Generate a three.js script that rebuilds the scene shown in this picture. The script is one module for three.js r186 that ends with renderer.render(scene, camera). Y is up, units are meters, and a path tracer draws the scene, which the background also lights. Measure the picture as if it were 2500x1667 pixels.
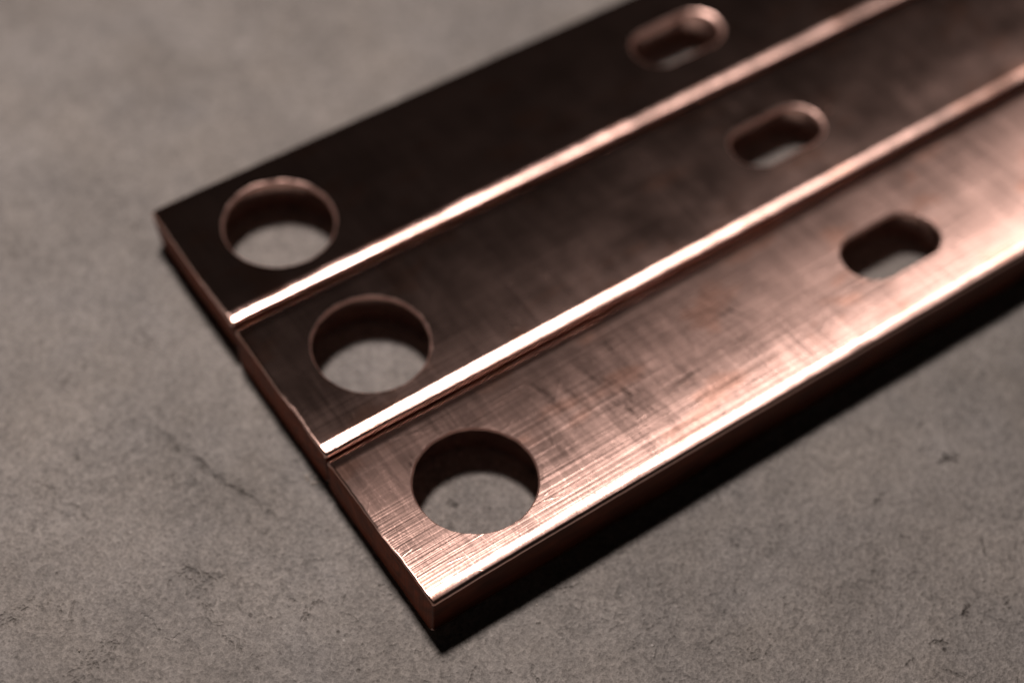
import * as THREE from 'three';
import { mergeGeometries, mergeVertices } from 'three/addons/utils/BufferGeometryUtils.js';
import { RectAreaLightUniformsLib } from 'three/addons/lights/RectAreaLightUniformsLib.js';
import { Brush, Evaluator, SUBTRACTION } from 'three-bvh-csg';

// ------------------------------------------------------------------ camera, light, exposure
const W = 0.015;                       // width of one bar, 15 mm; most sizes below are in bar widths
const scene = new THREE.Scene();
scene.background = new THREE.Color().setRGB(0.0095, 0.0078, 0.007);   // a dark room all round

const camera = new THREE.PerspectiveCamera(23.552, 1024 / 682, 0.005, 10);
{
  const yaw = 0.6521, pitch = 0.9319, roll = 0.0619;
  const f = new THREE.Vector3(Math.cos(pitch) * Math.sin(yaw), -Math.sin(pitch), -Math.cos(pitch) * Math.cos(yaw));
  const r0 = new THREE.Vector3().crossVectors(f, new THREE.Vector3(0, 1, 0)).normalize();
  const u0 = new THREE.Vector3().crossVectors(r0, f);
  const r = r0.clone().multiplyScalar(Math.cos(roll)).addScaledVector(u0, Math.sin(roll));
  const u = new THREE.Vector3().crossVectors(r, f);
  camera.position.set(-2.0623 * W, 7.6991 * W, 3.2137 * W);
  camera.quaternion.setFromRotationMatrix(new THREE.Matrix4().makeBasis(r, u, f.clone().negate()));
  camera.focus = 8.35 * W;
  camera.userData.fStop = 11.5;
}
camera.updateMatrixWorld(true);

const LAMP_AT = new THREE.Vector3(1.65 * W, 15.3 * W, -5.8 * W), LAMP_TO = new THREE.Vector3(-3 * W, 0, -5 * W), LAMP_SIDE = 0.03;
RectAreaLightUniformsLib.init();
const lamp = new THREE.RectAreaLight(new THREE.Color().setRGB(1, 0.855, 0.785), 232, LAMP_SIDE, LAMP_SIDE);
lamp.position.copy(LAMP_AT); lamp.lookAt(LAMP_TO);
scene.add(lamp);

const renderer = new THREE.WebGLRenderer({ antialias: true });
renderer.toneMapping = THREE.LinearToneMapping;
renderer.toneMappingExposure = 1;
renderer.shadowMap.enabled = true;

// ------------------------------------------------------------------ helpers
function rng(seed) { let a = seed >>> 0; return () => { a = (a + 0x6D2B79F5) | 0; let t = Math.imul(a ^ (a >>> 15), 1 | a); t = (t + Math.imul(t ^ (t >>> 7), 61 | t)) ^ t; return ((t ^ (t >>> 14)) >>> 0) / 4294967296; }; }
function h2(x, y, s) { let n = Math.imul(x, 374761393) + Math.imul(y, 668265263) + Math.imul(s, 974634777); n = Math.imul(n ^ (n >>> 13), 1274126177); return ((n ^ (n >>> 16)) >>> 0) / 4294967296; }
function noise(x, y, s = 0) {            // value noise, -1 .. 1
  const xi = Math.floor(x), yi = Math.floor(y); let fx = x - xi, fy = y - yi;
  fx = fx * fx * (3 - 2 * fx); fy = fy * fy * (3 - 2 * fy);
  const a = h2(xi, yi, s), b = h2(xi + 1, yi, s), c = h2(xi, yi + 1, s), d = h2(xi + 1, yi + 1, s);
  return 2 * (a + (b - a) * fx + (c - a) * fy + (a - b - c + d) * fx * fy) - 1;
}
function fbm(x, y, s, n) { let v = 0, a = 0.5; for (let i = 0; i < n; i++) { v += a * noise(x, y, s + i * 17); x = x * 2.03 + 3.1; y = y * 2.03 + 1.7; a *= 0.5; } return v; }
const clamp = (x, a = 0, b = 1) => Math.min(b, Math.max(a, x));
const smooth = (a, b, x) => { const t = clamp((x - a) / (b - a)); return t * t * (3 - 2 * t); };
function grayTexture(data, w, h, lo, hi) {
  const px = new Uint8Array(w * h * 4);
  for (let i = 0; i < w * h; i++) { const v = clamp((data[i] - lo) / (hi - lo)) * 255; px[4 * i] = px[4 * i + 1] = px[4 * i + 2] = v; px[4 * i + 3] = 255; }
  const t = new THREE.DataTexture(px, w, h); finish(t); return t;
}
function finish(t) { t.magFilter = THREE.LinearFilter; t.minFilter = THREE.LinearMipmapLinearFilter; t.generateMipmaps = true; t.wrapS = t.wrapT = THREE.MirroredRepeatWrapping; t.needsUpdate = true; return t; }
function colorTexture(rgb, w, h) {       // rgb: Float32 sRGB 0..1
  const px = new Uint8Array(w * h * 4);
  for (let i = 0; i < w * h; i++) { for (let k = 0; k < 3; k++) px[4 * i + k] = clamp(rgb[3 * i + k]) * 255; px[4 * i + 3] = 255; }
  const t = new THREE.DataTexture(px, w, h); t.colorSpace = THREE.SRGBColorSpace; return finish(t);
}
const lights = (m) => { m.castShadow = true; m.receiveShadow = true; return m; };

// ------------------------------------------------------------------ stone surface
const TILE = 0.16, X0 = -0.045, Z0 = -0.11;          // one pattern of the stone covers 160 mm
const CREASES = {
  long: [[-0.95, -2.5], [-0.71, -2.11], [-0.63, -1.96], [-0.58, -1.79], [-0.5, -1.65], [-0.5, -1.56], [-0.45, -1.39], [-0.38, -1.25], [-0.35, -1.13], [-0.31, -1.05], [-0.2, -0.9]],
  flake: [[-0.9, -1.1], [-0.87, -1.04], [-0.84, -0.99], [-0.8, -0.93], [-0.74, -0.89], [-0.67, -0.88]],
  chip: [[-1.2, -0.96], [-1.18, -0.9], [-1.17, -0.83], [-1.16, -0.75], [-1.11, -0.73], [-1.05, -0.74]],
  scar: [[-1.9, -1.28], [-1.81, -1.29], [-1.77, -1.3], [-1.68, -1.3], [-1.55, -1.28]],
  scuff: [[-1.64, -0.83], [-1.57, -0.82], [-1.51, -0.84], [-1.4, -0.87]],
  fold: [[-0.9, -1.06], [-0.88, -0.98], [-0.86, -0.89], [-0.91, -0.8], [-0.9, -0.71], [-0.87, -0.56], [-0.8, -0.4]],
  ledge: [[-1.5, -1.6], [-1.28, -1.72], [-1.15, -1.76], [-0.98, -1.74], [-0.83, -1.75], [-0.72, -1.89]],
};
const steps = [                                       // cleft edges: one side a tenth of a millimetre lower; x/z in bar widths
  { p: CREASES.long, h: 0.0003, w: 0.55, e: 0.026 }, { p: CREASES.flake, h: 0.00016, w: 0.3, e: 0.012 }, { p: CREASES.chip, h: 0.0001, w: 0.25, e: 0.012 },
  { p: CREASES.scar, h: 0.00012, w: 0.3, e: 0.02 }, { p: CREASES.scuff, h: 0.0001, w: 0.25, e: 0.02 }, { p: CREASES.fold, h: 0.0002, w: 0.4, e: 0.035 }, { p: CREASES.ledge, h: 0.00022, w: 0.5, e: 0.06 },
  { p: [[1.2, 1.1], [1.6, 0.9], [1.9, 1.05], [2.3, 0.8]], h: 0.00007, w: 0.4, e: 0.05 }, { p: [[-2.6, -3.9], [-1.9, -3.3], [-1.2, -3.5], [-0.6, -3.2]], h: 0.0001, w: 0.6, e: 0.06 },
  { p: [[-0.4, 0.25], [-0.1, 0.55], [0.25, 0.62], [0.7, 0.95]], h: 0.00007, w: 0.3, e: 0.03 }, { p: [[2.6, 0.4], [3.0, 0.62], [3.5, 0.6], [4.0, 0.9]], h: 0.0001, w: 0.5, e: 0.06 },
];
function cleft(x, z) {                                // metres in, metres out
  let y = 0; x /= W; z /= W;
  const wob = 0.02 * noise(x * 7, z * 7, 5) + 0.015 * noise(x * 19, z * 19, 6);
  for (const s of steps) {
    let best = 1e9, side = 0, end = 0;
    for (let i = 0; i + 1 < s.p.length; i++) {
      const [ax, az] = s.p[i], [bx, bz] = s.p[i + 1], dx = bx - ax, dz = bz - az, L2 = dx * dx + dz * dz;
      const t = clamp(((x - ax) * dx + (z - az) * dz) / L2), px = x - ax - t * dx, pz = z - az - t * dz, d = Math.hypot(px, pz);
      if (d < best) { best = d; side = (dx * pz - dz * px) / Math.sqrt(L2); end = (i + t) / (s.p.length - 1); }
    }
    if (best > s.w * 1.6) continue;
    const fade = Math.sin(Math.PI * clamp(end)) ;
    y -= s.h * Math.max(0, fade) * smooth(-s.e, s.e, side + wob) * (1 - smooth(0, s.w, Math.abs(side))) ;
  }
  return y;
}
function relief(x, z) {
  const n = fbm(x / 0.019 + 7, z / 0.019 + 3, 40, 4) * 0.00022 + fbm(x / 0.0035, z / 0.0035, 90, 3) * 0.00005;
  return n + cleft(x, z) - 0.00013;
}
{
  const N = 2048, rgb = new Float32Array(N * N * 3), bump = new Float32Array(N * N), rgh = new Float32Array(N * N), mm = TILE * 1000 / N;
  const rand = rng(11);
  for (let j = 0; j < N; j++) for (let i = 0; i < N; i++) {
    const x = i * mm, y = j * mm, k = j * N + i;
    const mott = fbm(x / 9, y / 9, 1, 4), cloud = fbm(x / 2.6 + 9, y / 2.6, 3, 3), grain = noise(x / 0.42, y / 0.42, 7) * 0.3 + noise(x / 0.2, y / 0.2, 8) * 0.75 + (h2(i, j, 9) - 0.5) * 1.3;
    const tint = fbm(x / 5 + 40, y / 5 + 2, 21, 3), fib = 1 - Math.abs(fbm(x / 1.5, y / 1.5, 31, 3)) * 2.4;
    let v = 0.474 + 0.05 * mott + 0.03 * cloud + 0.078 * grain - 0.045 * smooth(0.72, 1, fib) * smooth(-0.1, 0.3, noise(x / 4, y / 4, 33));
    rgb[3 * k] = v * (1 + 0.01 * tint); rgb[3 * k + 1] = v * 0.972; rgb[3 * k + 2] = v * (0.948 - 0.014 * tint);
    bump[k] = 0.6 * grain + 0.45 * cloud + 0.3 * noise(x / 0.9, y / 0.9, 12) - 0.6 * smooth(0.8, 1, fib);
    rgh[k] = 0.74 + 0.07 * noise(x / 0.5, y / 0.5, 14) - 0.05 * mott;
  }
  // hairline cracks, dark flecks, pale grains: matter with an outline of its own
  const spot = (cx, cy, r, dv, db) => { const R = Math.ceil(r / mm) + 1, ci = Math.round(cx / mm), cj = Math.round(cy / mm);
    for (let b = -R; b <= R; b++) for (let a = -R; a <= R; a++) { const i = (ci + a + N) % N, j = (cj + b + N) % N, d = Math.hypot(a * mm, b * mm) / r; if (d > 1) continue; const f = 1 - smooth(0.45, 1, d), k = j * N + i;
      for (let c = 0; c < 3; c++) rgb[3 * k + c] += dv * f * (c === 2 ? 1.0 : 1); bump[k] += db * f; } };
  const crack = (x, y, len, dir, w, dv) => { let a = dir; for (let s = 0; s < len; s += mm * 0.8) { a += (rand() - 0.5) * 0.9; x += Math.cos(a) * mm * 0.8; y += Math.sin(a) * mm * 0.8; a += (dir - a) * 0.06; if (rand() < 0.8) spot((x + 160) % 160, (y + 160) % 160, w * (0.6 + rand() * 0.7), dv * (0.3 + rand() * 0.7), -0.9); } };
  for (let n = 0; n < 700; n++) crack(rand() * 160, rand() * 160, 0.4 + rand() * rand() * 3, rand() * 6.28, 0.08 + rand() * 0.04, -0.035);
  for (let n = 0; n < 5200; n++) spot(rand() * 160, rand() * 160, 0.08 + rand() * rand() * rand() * 0.24, -0.02 - rand() * 0.09, -1);
  for (let n = 0; n < 3600; n++) spot(rand() * 160, rand() * 160, 0.07 + rand() * rand() * 0.12, 0.04 + rand() * 0.13, 0.9);
  for (let n = 0; n < 26; n++) { const cx = rand() * 160, cy = rand() * 160, c = 6 + rand() * 22, s = 0.6 + rand() * 2; for (let k = 0; k < c; k++) crack(cx + (rand() - 0.5) * s * 3, cy + (rand() - 0.5) * s, 0.15 + rand() * 0.6, -0.5 + rand() * 1.6, 0.09, -0.05); }
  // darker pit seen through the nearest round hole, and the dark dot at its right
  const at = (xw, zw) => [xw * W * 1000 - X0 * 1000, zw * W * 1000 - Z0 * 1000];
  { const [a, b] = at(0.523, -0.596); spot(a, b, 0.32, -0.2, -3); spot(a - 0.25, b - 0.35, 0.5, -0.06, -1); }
  // dirt and painted-in shade along the creases, and dark scuffs
  const vein = (pts, w, dv, n, spread) => { for (let k = 0; k < n; k++) { const f = rand() * (pts.length - 1.001), i = Math.floor(f), t = f - i, [ax, az] = pts[i], [bx, bz] = pts[i + 1]; const [px, py] = at(ax + (bx - ax) * t, az + (bz - az) * t); crack(px + (rand() - 0.5) * spread, py + (rand() - 0.5) * spread, 0.15 + rand() * 0.5, Math.atan2(bz - az, bx - ax) + (rand() - 0.5) * 1.2, w, dv); } };
  vein(CREASES.long.slice(3, 9), 0.1, -0.035, 60, 0.3); vein(CREASES.flake, 0.08, -0.06, 22, 0.12); vein(CREASES.chip, 0.08, 0.05, 14, 0.2); vein(CREASES.scar, 0.08, -0.04, 45, 1.4); vein(CREASES.scuff, 0.08, -0.045, 45, 1.4); vein(CREASES.fold, 0.09, -0.03, 40, 1.0);
  vein([[2.1, 1.44], [2.2, 1.5]], 0.09, -0.07, 10, 0.3); vein([[2.36, 1.44], [2.44, 1.43]], 0.1, -0.1, 14, 0.4); vein([[2.41, 0.67], [2.49, 0.67]], 0.1, -0.07, 10, 0.2); vein([[2.94, 0.66], [3.05, 0.68]], 0.14, -0.07, 16, 0.4); vein([[-0.52, -0.45], [-0.42, -0.5]], 0.09, -0.06, 22, 0.5);
  { const [a, b] = at(2.17, 1.53); spot(a, b, 0.2, -0.22, -2); }
  const mat = new THREE.MeshStandardMaterial({ map: colorTexture(rgb, N, N), bumpMap: grayTexture(bump, N, N, -2.4, 2.4), bumpScale: 0.00034, roughnessMap: grayTexture(rgh, N, N, 0, 1), roughness: 1, metalness: 0 });
  // one sheet, dense where the picture looks and coarse beyond
  const axis = (a, b, step) => { const o = []; for (let v = a; v <= b + 1e-9; v += step) o.push(v); for (let d = 0.01, v = b; v < 0.7; d *= 1.5) o.push(v += d); for (let d = 0.01, v = a; v > -0.7; d *= 1.5) o.unshift(v -= d); return o; };
  const xs = axis(-0.04, 0.11, 0.0003), zs = axis(-0.1, 0.035, 0.0003), nx = xs.length, nz = zs.length;
  const pos = new Float32Array(nx * nz * 3), uv = new Float32Array(nx * nz * 2), idx = [];
  for (let j = 0; j < nz; j++) for (let i = 0; i < nx; i++) { const k = j * nx + i; pos.set([xs[i], Math.min(relief(xs[i], zs[j]), -0.00001), zs[j]], 3 * k); uv.set([(xs[i] - X0) / TILE, (zs[j] - Z0) / TILE], 2 * k); }
  for (let j = 0; j + 1 < nz; j++) for (let i = 0; i + 1 < nx; i++) { const a = j * nx + i; idx.push(a, a + nx, a + 1, a + 1, a + nx, a + nx + 1); }
  const g = new THREE.BufferGeometry(); g.setAttribute('position', new THREE.BufferAttribute(pos, 3)); g.setAttribute('uv', new THREE.BufferAttribute(uv, 2)); g.setIndex(idx); g.computeVertexNormals();
  const ground = lights(new THREE.Mesh(g, mat)); ground.name = 'stone_ground'; ground.userData = { kind: 'structure', label: 'grey brown slate surface with fine grain and shallow cleft edges', category: 'stone surface' };
  scene.add(ground);
}

// ------------------------------------------------------------------ copper bars
const T = 0.3222;                                      // thickness in bar widths
const TU = 6, TV = 1.5;                                // the scratch pattern covers 6 x 1.5 bar widths
const COPPER = new THREE.Color().setRGB(0.92, 0.63, 0.555);
function barTextures(seed, o) {
  const w = 2048, h = 512, H = new Float32Array(w * h), R = new Float32Array(w * h), C = new Float32Array(w * h * 3), rand = rng(seed);
  const mx = TU * W * 1000 / w, my = TV * W * 1000 / h;   // mm per pixel
  for (let j = 0; j < h; j++) for (let i = 0; i < w; i++) {
    const x = i * mx, y = j * my, k = j * w + i;
    const across = noise(x / 0.11, y / 9, seed) * 0.6 + noise(x / 0.24, y / 6 + 4, seed + 1) * 0.6 + noise(x / 0.7, y / 12, seed + 2) * 0.35;
    const along = noise(x / 7, y / 0.08, seed + 3) * 0.25 + noise(x / 12, y / 0.17, seed + 4) * 0.3 + noise(x / 16, y / 0.5, seed + 5) * 0.3;
    const wa = 0.55 + 0.45 * noise(x / 6, y / 5, seed + 6), wl = 0.55 + 0.45 * noise(x / 8 + 5, y / 4, seed + 7);
    H[k] = o.across * across * wa + o.along * along * wl;
    const smud = fbm(x / 4, y / 3, seed + 8, 4), film = fbm(x / 1.6, y / 2.6, seed + 11, 3);
    R[k] = o.rough + (o.smudge || 0.03) * smud + 0.02 * film + o.line * (wa * (noise(x / 0.33 + 0.02 * y, y / 7, seed + 21) + 0.7 * noise(x / 0.15 - 0.015 * y, y / 5, seed + 22) + 0.6 * noise(x / 0.8, y / 14, seed + 23)) + 0.8 * wl * (noise(x / 9, y / 0.2, seed + 24) + 0.6 * noise(x / 6, y / 0.1, seed + 25)));
    const t = 1 + 0.05 * smud + 0.03 * film + 0.03 * across + 0.025 * along, ox = smooth(0.12, 0.5, fbm(x / 5 + 3, y / 2.5, seed + 15, 4));
    C[3 * k] = 0.97 * t; C[3 * k + 1] = (0.97 - 0.05 * ox) * t; C[3 * k + 2] = (0.97 - 0.08 * ox) * t;
  }
  const line = (x, y, ang, len, wd, dh, dr, dc = 0) => {   // a scratch, millimetres
    const n = Math.ceil(len / Math.min(mx, my) / 0.9), cx = Math.cos(ang), sy = Math.sin(ang);
    for (let s = 0; s <= n; s++) { const f = s / n, px = x + cx * len * f, py = y + sy * len * f, am = Math.sin(Math.PI * clamp(f * 0.96 + 0.02)) ** 0.5 * (0.6 + 0.4 * noise(f * len * 3, 0, 77));
      const rx = Math.ceil(wd / mx), ry = Math.ceil(wd / my), ci = Math.round(px / mx), cj = Math.round(py / my);
      for (let b = -ry; b <= ry; b++) for (let a = -rx; a <= rx; a++) { const i = ci + a, j = cj + b; if (i < 0 || j < 0 || i >= w || j >= h) continue; const d = Math.hypot((i * mx - px), (j * my - py)) / wd; if (d > 1) continue;
        const q = am * (1 - d) / Math.max(1, wd / 0.05) , k = j * w + i; H[k] += dh * q * 0.5; R[k] += dr * q * 0.4; for (let c = 0; c < 3; c++) C[3 * k + c] += dc * q * 0.4; } }
  };
  const lm = TU * W * 1000, vm = TV * W * 1000;
  for (let n = 0; n < o.cross; n++) line(rand() * lm, rand() * vm, Math.PI / 2 + (rand() + rand() - 1) * 0.12, 1 + rand() * 9, 0.045 + rand() * 0.05, (rand() - 0.4) * 5 * o.cut, 0.06 * o.cut * rand());
  for (let n = 0; n < o.length; n++) line(rand() * lm, rand() * vm, (rand() - 0.5) * 0.03, 1 + rand() * 14, 0.04 + rand() * 0.04, (rand() - 0.5) * 1.6, 0.04 * rand());
  for (let n = 0; n < o.odd; n++) line(rand() * lm, rand() * vm, rand() * 6.28, 0.4 + rand() * 3, 0.05 + rand() * 0.09, (rand() - 0.2) * 3, 0.1 * rand());
  for (let n = 0; n < o.nicks; n++) line(rand() * lm, rand() * vm, rand() * 3, 0.06 + rand() * 0.2, 0.05 + rand() * 0.05, (rand() - 0.3) * 4, 0.1);
  // given scratches and rubbed patches: [x, z from the middle (bar widths), angle, length mm, width mm, height, roughness, tone]
  for (const [x, z, a, len, wd, dh, dr, dc] of o.marks || []) line(x * W * 1000, (z / TV + 0.5) * vm, a, len, wd, dh, dr, dc);
  for (const [x, z, a, n, spread] of o.rubs || []) for (let k = 0; k < n; k++) line((x + (rand() - 0.5) * spread) * W * 1000, ((z + (rand() - 0.5) * spread) / TV + 0.5) * vm, a + (rand() - 0.5) * 0.35, 0.8 + rand() * 3.2, 0.07 + rand() * 0.16, 0, -0.05 - rand() * 0.14, -0.03 * rand());
  return { bumpMap: grayTexture(H, w, h, -12, 12), roughnessMap: grayTexture(R, w, h, 0, 1), map: colorTexture(C, w, h) };
}
// outline of the cross-section, top middle round clockwise: [z, y, arc length]; corners rolled over more gently towards the flat
function section(crown, bevel) {
  const half = 0.5, r = 0.021, deg = Math.PI / 180, P = [], knee = 9 * deg;
  // slope of the broad face at a distance d from the side: nearly level, then a worn bevel, then the rounded corner
  const slope = (d) => deg * (crown * smooth(0.40, 0.10, d) + 6.2 * smooth(bevel + 0.024, bevel, d) + (9 - crown - 6.2) * smooth(bevel, r, d));
  const d1 = r - r * Math.sin(knee), ds = []; for (let i = 0; i <= 18; i++) ds.push(half - (half - 0.14) * i / 18); for (let d = 0.134; d > d1 + 0.003; d -= 0.0062) ds.push(d); ds.push(d1);
  let y = T, last = half;
  for (const d of ds) { const n = 8; for (let k = 0; k < n; k++) y -= Math.tan(slope(last + (d - last) * (k + 0.5) / n)) * (last - d) / n; last = d; P.push([half - d, y]); }
  const yc = y - r * Math.cos(knee);
  for (let i = 1; i <= 8; i++) { const a = knee + (Math.PI / 2 - knee) * i / 8; P.push([half - r + r * Math.sin(a), yc + r * Math.cos(a)]); }
  P[P.length - 1][0] = half;
  for (let i = 1; i <= 5; i++) P.push([half, yc + (0.05 - yc) * i / 6]);
  for (let i = 0; i <= 6; i++) { const a = Math.PI / 2 * i / 6; P.push([half - 0.05 + 0.05 * Math.cos(a), 0.05 * (1 - Math.sin(a))]); }
  P.push([0, 0]);
  const full = P.slice(); for (let i = P.length - 2; i > 0; i--) full.push([-P[i][0], P[i][1]]);
  return full;                                          // closed
}
const tiltAt = (o, x) => o.tilt * (1 + (o.twist || 0) * (x - 2.5) - (o.endTwist || 0) * Math.exp(-x / 0.6));   // the broad face is not quite level and twists along the bar
function barSolid(seed, len, opt) {
  const S = section(opt.crown, opt.bevel), n = S.length, xs = [];
  const er = opt.endRound;
  for (let i = 0; i <= 6; i++) xs.push(er * (1 - Math.cos(Math.PI / 2 * i / 6)));
  for (let x = er + 0.012; x < 0.3; x += 0.018) xs.push(x);
  for (let x = 0.3; x < 5.8; x += 0.03) xs.push(x);
  for (let x = 6; x < len; x += 0.8) xs.push(x);
  xs.push(len);
  // arc length from the top middle, so that the pattern runs on over the rounded edges
  const arc = [0]; for (let i = 1; i <= n; i++) { const a = S[i - 1], b = S[i % n]; arc.push(arc[i - 1] + Math.hypot(b[0] - a[0], b[1] - a[1])); }
  const total = arc[n], pos = [], uv = [], idx = [];
  xs.forEach((x, j) => {
    const inset = x < er ? er - Math.sqrt(Math.max(0, er * er - (er - x) * (er - x))) : 0;
    const near = 0.007 * Math.exp(-x / 0.12);            // the saw drags the face down a little at the cut
    for (let i = 0; i <= n; i++) {
      const [z0, y0] = S[i % n]; let z = z0 < 0 ? z0 * (1 + opt.extra / 0.5) : z0, y = y0;
      const cy = T / 2, kz = 1 - inset / 0.5, ky = 1 - inset / (T / 2);
      z *= kz; y = cy + (y - cy) * ky - (y0 > cy ? near : 0);
      const edge = smooth(0.40, 0.47, Math.abs(z0)) * (y0 > cy ? 1 : 0.5), sd = seed + (z0 > 0 ? 0 : 500);
      z += Math.sign(z0) * edge * (0.0008 * noise(x * 6, 1, sd) + 0.0008 * noise(x * 33, 2, sd));
      y += edge * (0.0003 * noise(x * 8, 3, sd) + 0.0005 * noise(x * 33, 4, sd)) + (y0 > cy ? tiltAt(opt, x) * z0 + 0.0008 * noise(x * 1.6, z0 * 2.2, seed + 9) : 0);
      let ex = x; if (x < er * 1.01) ex = x + 0.004 * noise(z0 * 5, y0 * 3, seed + 30) + 0.0018 * noise(z0 * 31, y0 * 8, seed + 31) + 0.0012 * noise(z0 * 70, y0 * 30, seed + 32) - opt.slant * (y0 / T - 1);
      pos.push(ex * W, y * W, z * W);
      const s = i <= n / 2 ? arc[i] : arc[i] - total; uv.push(x / TU, s / TV + 0.5);
    }
  });
  // the seam of the arc length lies under the bar, at index n/2
  const m = n + 1, sideIdx = [];
  const isSide = (i) => Math.abs(S[i % n][0]) > 0.5 - 1e-6 && Math.abs(S[(i + 1) % n][0]) > 0.5 - 1e-6;
  for (let j = 0; j + 1 < xs.length; j++) for (let i = 0; i < n; i++) { const a = j * m + i; (isSide(i) ? (S[i][0] > 0 ? sideIdx : sideIdx) : idx).push(a, a + 1, a + m, a + 1, a + m + 1, a + m); }
  const nTop = idx.length; idx.push(...sideIdx);
  const body = new THREE.BufferGeometry(); body.setAttribute('position', new THREE.Float32BufferAttribute(pos, 3)); body.setAttribute('uv', new THREE.Float32BufferAttribute(uv, 2)); body.setIndex(idx);
  // normals without a seam at the top middle
  const probe = mergeVertices(body.clone().deleteAttribute('uv'), 1e-8); probe.computeVertexNormals();
  { const key = (p, i) => `${Math.round(p.getX(i) * 1e8)},${Math.round(p.getY(i) * 1e8)},${Math.round(p.getZ(i) * 1e8)}`, map = new Map(), pp = probe.attributes.position; for (let i = 0; i < pp.count; i++) map.set(key(pp, i), i);
    const nn = new Float32Array(pos.length), bp = body.attributes.position; for (let i = 0; i < bp.count; i++) { const q = map.get(key(bp, i)) ?? 0; nn.set([probe.attributes.normal.getX(q), probe.attributes.normal.getY(q), probe.attributes.normal.getZ(q)], 3 * i); } body.setAttribute('normal', new THREE.BufferAttribute(nn, 3)); }
  // flat ends: a fan round the middle
  const cap = (j, dir) => {
    const p = [], q = [], t = [], base = j * m; let mxv = 0; for (let i = 0; i < n; i++) mxv += pos[3 * (base + i)] / n;
    p.push(mxv, T / 2 * W, 0); q.push(0.5, 0.5);
    for (let i = 0; i < n; i++) { const k = 3 * (base + i); p.push(pos[k], pos[k + 1], pos[k + 2]); q.push(pos[k + 2] / W / 1.5 + 0.5, pos[k + 1] / W / 1.5); }
    for (let i = 0; i < n; i++) { const a = 1 + i, b = 1 + (i + 1) % n; dir < 0 ? t.push(0, b, a) : t.push(0, a, b); }
    const g = new THREE.BufferGeometry(); g.setAttribute('position', new THREE.Float32BufferAttribute(p, 3)); g.setAttribute('uv', new THREE.Float32BufferAttribute(q, 2)); g.setIndex(t); g.computeVertexNormals(); return g;
  };
  const c0 = cap(0, -1), c1 = cap(xs.length - 1, 1);
  const out = mergeGeometries([body, c0, c1].map((g) => { const o = g.toNonIndexed(); return o; }), false);
  const nb = body.index.count, nc = c0.index.count;
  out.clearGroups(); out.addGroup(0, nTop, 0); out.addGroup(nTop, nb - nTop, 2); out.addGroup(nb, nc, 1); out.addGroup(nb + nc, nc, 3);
  return out;
}
// a cutter with a rolled-over upper rim: outline gives [x, z, outward x, outward z] round the opening
const BREAKOUT = 15 * Math.PI / 180;      // punched openings widen a little towards the underside
function cutter(outline, rim, seed, rough, tilt) {
  const layers = [], w = rim;
  layers.push([w + 0.02, T + 0.05]);
  for (let i = 0; i <= 7; i++) { const a = THREE.MathUtils.lerp(0.16, Math.PI / 2, i / 7); layers.push([w - w * Math.sin(a) , T - 0.0075 * 0 - w * 0.85 * (1 - Math.cos(a)) + 0.004]); }
  layers[0] = [layers[1][0] + 0.012, T + 0.05];
  for (let i = 1; i <= 4; i++) { const y = (T - w) * (1 - i / 4) - (i === 4 ? 0.05 : 0); layers.push([(T - w - y) * Math.tan(BREAKOUT), y]); }
  const n = outline.length, pos = [], uv = [], idx = [], m = n + 1, RIM = 8;
  layers.forEach(([off, y], l) => { for (let i = 0; i <= n; i++) { const [x, z, ox, oz] = outline[i % n], k = i % n; const wob = rough * (noise(k * 0.35, 0, seed) + 0.6 * noise(k * 1.1, l * 0.5, seed + 1)) * (l < 9 ? 1 : 0.3); const d = off + wob * 0.9; pos.push((x + ox * d) * W, (y + (l < 9 ? tilt * (z + oz * d) : 0) + (l > 0 && l < 9 ? rough * 0.5 * noise(k * 0.6, 3, seed + 2) : 0)) * W, (z + oz * d) * W); uv.push(i / n * 1.2, y / TV); } });
  for (let l = 0; l + 1 < layers.length; l++) for (let i = 0; i < n; i++) { const a = l * m + i; idx.push(a, a + m, a + 1, a + 1, a + m, a + m + 1); }
  const side = new THREE.BufferGeometry(); side.setAttribute('position', new THREE.Float32BufferAttribute(pos, 3)); side.setAttribute('uv', new THREE.Float32BufferAttribute(uv, 2)); side.setIndex(idx); side.computeVertexNormals(); const nRim = RIM * n * 6;
  { const nn = side.attributes.normal; for (let l = 0; l < layers.length; l++) { const a = l * m, b = l * m + n; const v = new THREE.Vector3(nn.getX(a) + nn.getX(b), nn.getY(a) + nn.getY(b), nn.getZ(a) + nn.getZ(b)).normalize(); nn.setXYZ(a, v.x, v.y, v.z); nn.setXYZ(b, v.x, v.y, v.z); } }
  const lid = (l, up) => { const p = [], t = [], b = l * m; let cx = 0, cz = 0; for (let i = 0; i < n; i++) { cx += pos[3 * (b + i)] / n; cz += pos[3 * (b + i) + 2] / n; } p.push(cx, up ? (T + 0.05) * W : pos[3 * b + 1], cz); for (let i = 0; i < n; i++) p.push(pos[3 * (b + i)], pos[3 * (b + i) + 1], pos[3 * (b + i) + 2]); for (let i = 0; i < n; i++) { const a = 1 + i, c = 1 + (i + 1) % n; up ? t.push(0, a, c) : t.push(0, c, a); }
    const g = new THREE.BufferGeometry(); g.setAttribute('position', new THREE.Float32BufferAttribute(p, 3)); g.setAttribute('uv', new THREE.Float32BufferAttribute(new Float32Array(p.length / 3 * 2), 2)); g.setIndex(t); g.computeVertexNormals(); return g; };
  const g = mergeGeometries([side, lid(0, true), lid(layers.length - 1, false)].map((q) => q.toNonIndexed()), false); g.clearGroups(); g.addGroup(0, nRim, 0); g.addGroup(nRim, g.attributes.position.count - nRim, 1);
  return g;
}
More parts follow.
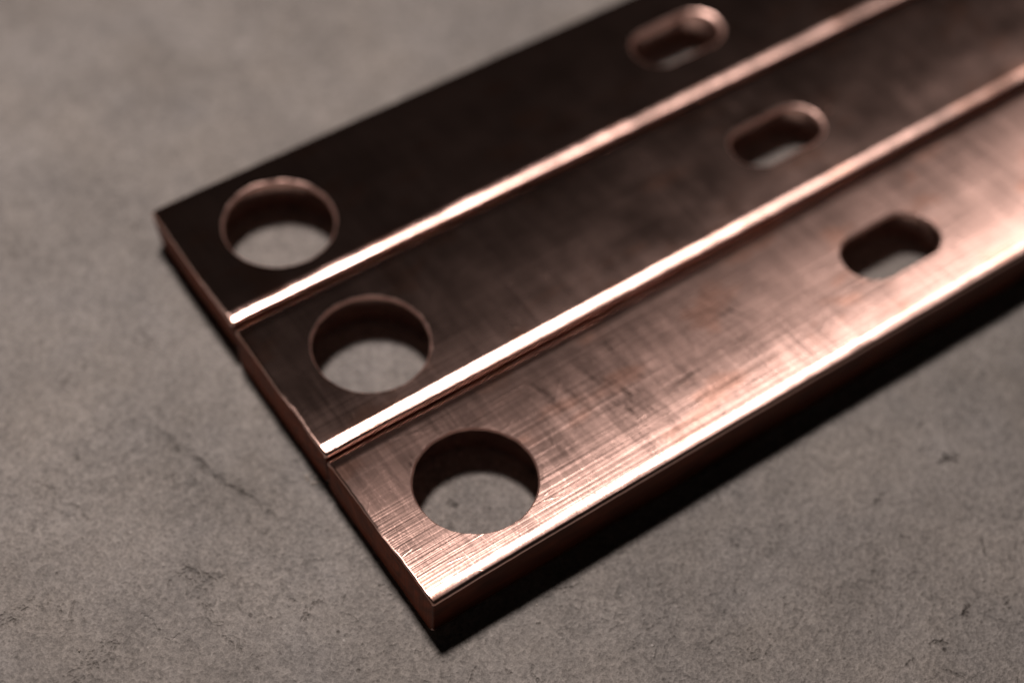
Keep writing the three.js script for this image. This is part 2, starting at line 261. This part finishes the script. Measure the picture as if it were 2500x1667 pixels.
function circle(cx, cz, r, n = 120) { const o = []; for (let i = 0; i < n; i++) { const a = -2 * Math.PI * i / n; o.push([cx + r * Math.cos(a), cz + r * Math.sin(a), Math.cos(a), Math.sin(a)]); } return o; }
function slotShape(cx, cz, L, B, r) {
  const o = [], q = [[1, 1], [1, -1], [-1, -1], [-1, 1]];
  q.forEach(([sx, sz], k) => { for (let i = 0; i <= 24; i++) { const a = Math.PI / 2 - Math.PI / 2 * (k + i / 24), c = Math.cos(a), s = Math.sin(a); o.push([cx + sx * (L / 2 - r) + r * c, cz + sz * (B / 2 - r) + r * s, c, s]); }
    const [nx, nz] = q[(k + 1) % 4]; const x0 = cx + sx * (L / 2 - r), z0 = cz + sz * (B / 2 - r), x1 = cx + nx * (L / 2 - r), z1 = cz + nz * (B / 2 - r), a = -Math.PI / 2 * k, c = Math.cos(a), s = Math.sin(a);
    for (let i = 1; i < 12; i++) { const f = i / 12; o.push([x0 + (x1 - x0) * f + r * c, z0 + (z1 - z0) * f + r * s, c, s]); } });
  return o;
}
const ev = new Evaluator(); ev.useGroups = true; ev.attributes = ['position', 'uv', 'normal'];
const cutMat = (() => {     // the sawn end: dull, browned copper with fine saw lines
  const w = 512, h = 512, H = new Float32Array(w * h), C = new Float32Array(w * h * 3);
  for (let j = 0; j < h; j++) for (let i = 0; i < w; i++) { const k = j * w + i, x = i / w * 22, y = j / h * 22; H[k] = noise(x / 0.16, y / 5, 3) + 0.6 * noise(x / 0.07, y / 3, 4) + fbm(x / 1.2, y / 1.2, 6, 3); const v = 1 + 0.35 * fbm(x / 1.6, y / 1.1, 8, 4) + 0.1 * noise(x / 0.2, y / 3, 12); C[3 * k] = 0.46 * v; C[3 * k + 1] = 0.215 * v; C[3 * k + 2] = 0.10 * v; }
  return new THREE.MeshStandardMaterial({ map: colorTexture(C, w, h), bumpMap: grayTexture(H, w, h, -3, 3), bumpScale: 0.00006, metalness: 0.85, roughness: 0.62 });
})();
const sideMat = (() => {    // the long sides: copper darkened to brown, their shade painted into the colour
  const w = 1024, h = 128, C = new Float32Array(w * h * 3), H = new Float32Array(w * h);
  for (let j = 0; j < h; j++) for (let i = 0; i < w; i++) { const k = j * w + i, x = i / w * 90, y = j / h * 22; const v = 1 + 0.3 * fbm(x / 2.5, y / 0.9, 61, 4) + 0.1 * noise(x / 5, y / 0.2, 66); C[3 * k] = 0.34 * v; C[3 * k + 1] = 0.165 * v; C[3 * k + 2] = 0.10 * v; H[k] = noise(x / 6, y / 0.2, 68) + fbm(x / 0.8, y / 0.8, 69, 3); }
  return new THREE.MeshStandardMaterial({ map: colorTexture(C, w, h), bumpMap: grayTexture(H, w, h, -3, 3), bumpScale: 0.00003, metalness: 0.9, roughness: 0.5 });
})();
const BARS = [
  { at: [0.012, -2.1075, -0.005], seed: 301, rim: 0.032, slotRim: 0.042, slot: [0.72, 0.405, 0.2], rough: 0.0022, slant: 0.025, tilt: 0.0, crown: 0, bevel: 0.066, extra: 0, endRound: 0.022,
    tex: { across: 0.5, line: 0.014, cut: 0.3, along: 0.35, rough: 0.19, cross: 160, length: 160, odd: 50, nicks: 30 },
    label: 'copper bar with a near black upper face, beside bare stone' },
  { at: [0.0051, -1.0619, 0], seed: 402, rim: 0.027, slotRim: 0.038, slot: [0.72, 0.405, 0.2], rough: 0.0026, slant: 0.0, tilt: 0.02, twist: 0.36, crown: 0.2, bevel: 0.058, extra: 0.003, endRound: 0.017,
    tex: { across: 0.5, line: 0.017, cut: 0.5, smudge: 0.045, along: 0.7, rough: 0.23, cross: 900, length: 800, odd: 280, nicks: 160 },
    label: 'dark brown copper bar lying between the two other copper bars' },
  { at: [0, 0, 0], seed: 517, rim: 0.024, slotRim: 0.024, slot: [0.71, 0.42, 0.185], rough: 0.0024, slant: 0.0, tilt: 0.073, twist: 0.05, endTwist: 0.3, crown: 0.3, bevel: 0.05, extra: 0.048, endRound: 0.013,
    tex: { across: 6, line: 0.024, cut: 1.2, along: 1.4, rough: 0.335, cross: 2600, length: 2200, odd: 280, nicks: 240, rubs: [[1.22, -0.28, 1.25, 14, 0.22], [1.5, -0.12, 1.3, 18, 0.25], [1.62, 0.05, 1.45, 12, 0.2], [2.35, -0.2, 1.2, 12, 0.3], [0.3, -0.2, 1.4, 8, 0.25], [1.95, 0.02, 0.02, 60, 0.75], [1.8, -0.05, 1.5, 40, 0.8]], marks: [
      [0.95, 0.03, 0.02, 4.5, 0.045, 1.6, 0.02, 0.03], [0.12, 0.24, 0.0, 3.5, 0.045, 1.6, 0.02, 0.03], [0.95, -0.34, 0.0, 3.4, 0.06, 1.5, 0.03, 0.03] ] },
    label: 'bright scratched copper bar whose long side casts a shadow on the stone' },
];
const HOLE_X = 0.588, HOLE_R = 0.357, SLOT_X = 3.556;
BARS.forEach((b, n) => {
  const tex = barTextures(b.seed, b.tex);
  const copper = new THREE.MeshPhysicalMaterial({ color: COPPER, metalness: 1, roughness: 1, ...tex, bumpScale: 0.00009, anisotropy: 1, anisotropyRotation: 0 });
  const rimMat = new THREE.MeshStandardMaterial({ color: COPPER, metalness: 1, roughness: 0.42 });
  const boreMat = new THREE.MeshStandardMaterial({ color: COPPER, metalness: 1, roughness: 0.16 });
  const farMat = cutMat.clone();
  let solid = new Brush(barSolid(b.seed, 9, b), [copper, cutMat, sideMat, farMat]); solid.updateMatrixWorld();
  const hole = new Brush(cutter(circle(HOLE_X, -0.0, HOLE_R - b.rim), b.rim, b.seed + 60, b.rough, tiltAt(b, HOLE_X)), [rimMat, boreMat]); hole.updateMatrixWorld();
  solid = ev.evaluate(solid, hole, SUBTRACTION);
  const slotMat = rimMat.clone(), slotBore = boreMat.clone(); slotBore.roughness = 0.2;
  const slot = new Brush(cutter(slotShape(SLOT_X, 0, b.slot[0] - 2 * b.slotRim, b.slot[1] - 2 * b.slotRim, Math.min(b.slot[2], (b.slot[1] / 2 - b.slotRim) * 0.97)), b.slotRim, b.seed + 70, b.rough, tiltAt(b, SLOT_X)), [slotMat, slotBore]); slot.updateMatrixWorld();
  solid = ev.evaluate(solid, slot, SUBTRACTION);
  // one mesh for each part, split by material
  const bar = new THREE.Group(); bar.name = n ? `copper_bar_00${n}` : 'copper_bar';
  bar.userData = { label: b.label, category: 'copper bar', group: 'copper bars lying side by side' };
  const mats = Array.isArray(solid.material) ? solid.material : [solid.material], src = solid.geometry, buckets = new Map();
  const index = src.index ? src.index.array : null;
  for (const g of src.groups) { const m = mats[g.materialIndex]; if (!buckets.has(m)) buckets.set(m, []); const l = buckets.get(m); for (let i = g.start; i < g.start + g.count; i++) l.push(index ? index[i] : i); }
  for (const [m, list] of buckets) {
    const g = new THREE.BufferGeometry();
    for (const a of ['position', 'uv', 'normal']) { const s = src.attributes[a], o = new Float32Array(list.length * s.itemSize); list.forEach((q, i) => { for (let c = 0; c < s.itemSize; c++) o[i * s.itemSize + c] = s.array[q * s.itemSize + c]; }); g.setAttribute(a, new THREE.BufferAttribute(o, s.itemSize)); }
    // drop slivers
    const mesh = lights(new THREE.Mesh(g, m)); mesh.position.set(0, 0, -0.5 * W);
    mesh.name = m === copper ? 'bar_body' : m === cutMat || m === farMat ? 'sawn_end' : m === sideMat ? 'long_side' : m === rimMat ? 'round_hole_rim' : m === boreMat ? 'round_hole_wall' : m === slotMat ? 'slot_rim' : 'slot_wall';
    if (m === cutMat) mesh.userData.label = 'dull brown sawn end of the bar';
    bar.add(mesh);
  }
  bar.position.set(b.at[0] * W, 0, b.at[1] * W); bar.rotation.y = b.at[2];
  scene.add(bar);
});

// ------------------------------------------------------------------ loose grit on the stone
{
  const rand = rng(91), parts = [], grain = new THREE.IcosahedronGeometry(1, 0);
  const add = (x, z, r) => { const g = grain.clone(); g.scale(r * (0.6 + rand() * 0.8), r * (0.5 + rand() * 0.5), r * (0.6 + rand() * 0.8)); g.rotateX(rand() * 6); g.rotateY(rand() * 6); g.translate(x, relief(x, z) + r * 0.35, z); parts.push(g); };
  for (let k = 0; k < 260; k++) { const x = (-2 + rand() * 6.5) * W, z = (-4.5 + rand() * 6.4) * W; if (x > -0.03 * W && z < 0.02 * W && z > -3.15 * W) continue; add(x, z, (0.00003 + rand() * rand() * 0.00006)); }
  for (let k = 0; k < 14; k++) add((-0.07 + rand() * 0.05) * W, (-1.2 + rand() * 0.1) * W, 0.00008 + rand() * 0.0001);   // crumbs at the joint of two bars
  add(-1.55 * W, -0.922 * W, 0.00013); add(0.547 * W, 0.151 * W, 0.00011);
  const grit = lights(new THREE.Mesh(mergeGeometries(parts), new THREE.MeshStandardMaterial({ color: new THREE.Color().setRGB(0.34, 0.31, 0.28), roughness: 0.6 }))); grit.name = 'stone_grit';
  grit.userData = { kind: 'stuff', label: 'tiny pale grains of grit scattered on the slate', category: 'grit' }; scene.add(grit);
}

// ------------------------------------------------------------------ the lamp above, out of the frame
{
  const g = new THREE.Group(); g.name = 'led_lamp'; g.userData = { label: 'small square LED lamp hanging above the copper bars', category: 'lamp' };
  const s = LAMP_SIDE / 2, t = 0.003, sh = new THREE.Shape([[-s - t, -s - t], [s + t, -s - t], [s + t, s + t], [-s - t, s + t]].map((p) => new THREE.Vector2(...p)));
  const housing = lights(new THREE.Mesh(new THREE.ExtrudeGeometry(sh, { depth: 0.012, bevelEnabled: true, bevelSize: 0.001, bevelThickness: 0.001, bevelSegments: 2 }), new THREE.MeshStandardMaterial({ color: 0x161616, roughness: 0.5, metalness: 0.3 })));
  housing.name = 'housing'; housing.position.z = -0.0165; g.add(housing);
  const face = new THREE.Mesh(new THREE.BoxGeometry(LAMP_SIDE, LAMP_SIDE, 0.001), new THREE.MeshStandardMaterial({ color: 0xffffff, emissive: new THREE.Color().setRGB(1, 0.855, 0.785), emissiveIntensity: 3 }));
  face.name = 'led_panel'; face.position.z = -0.0025; g.add(face);
  g.position.copy(LAMP_AT); g.lookAt(LAMP_TO.clone()); scene.add(g);
  // RectAreaLight shines along its own -z after lookAt; a group's lookAt turns +z to the target
}
renderer.render(scene, camera);
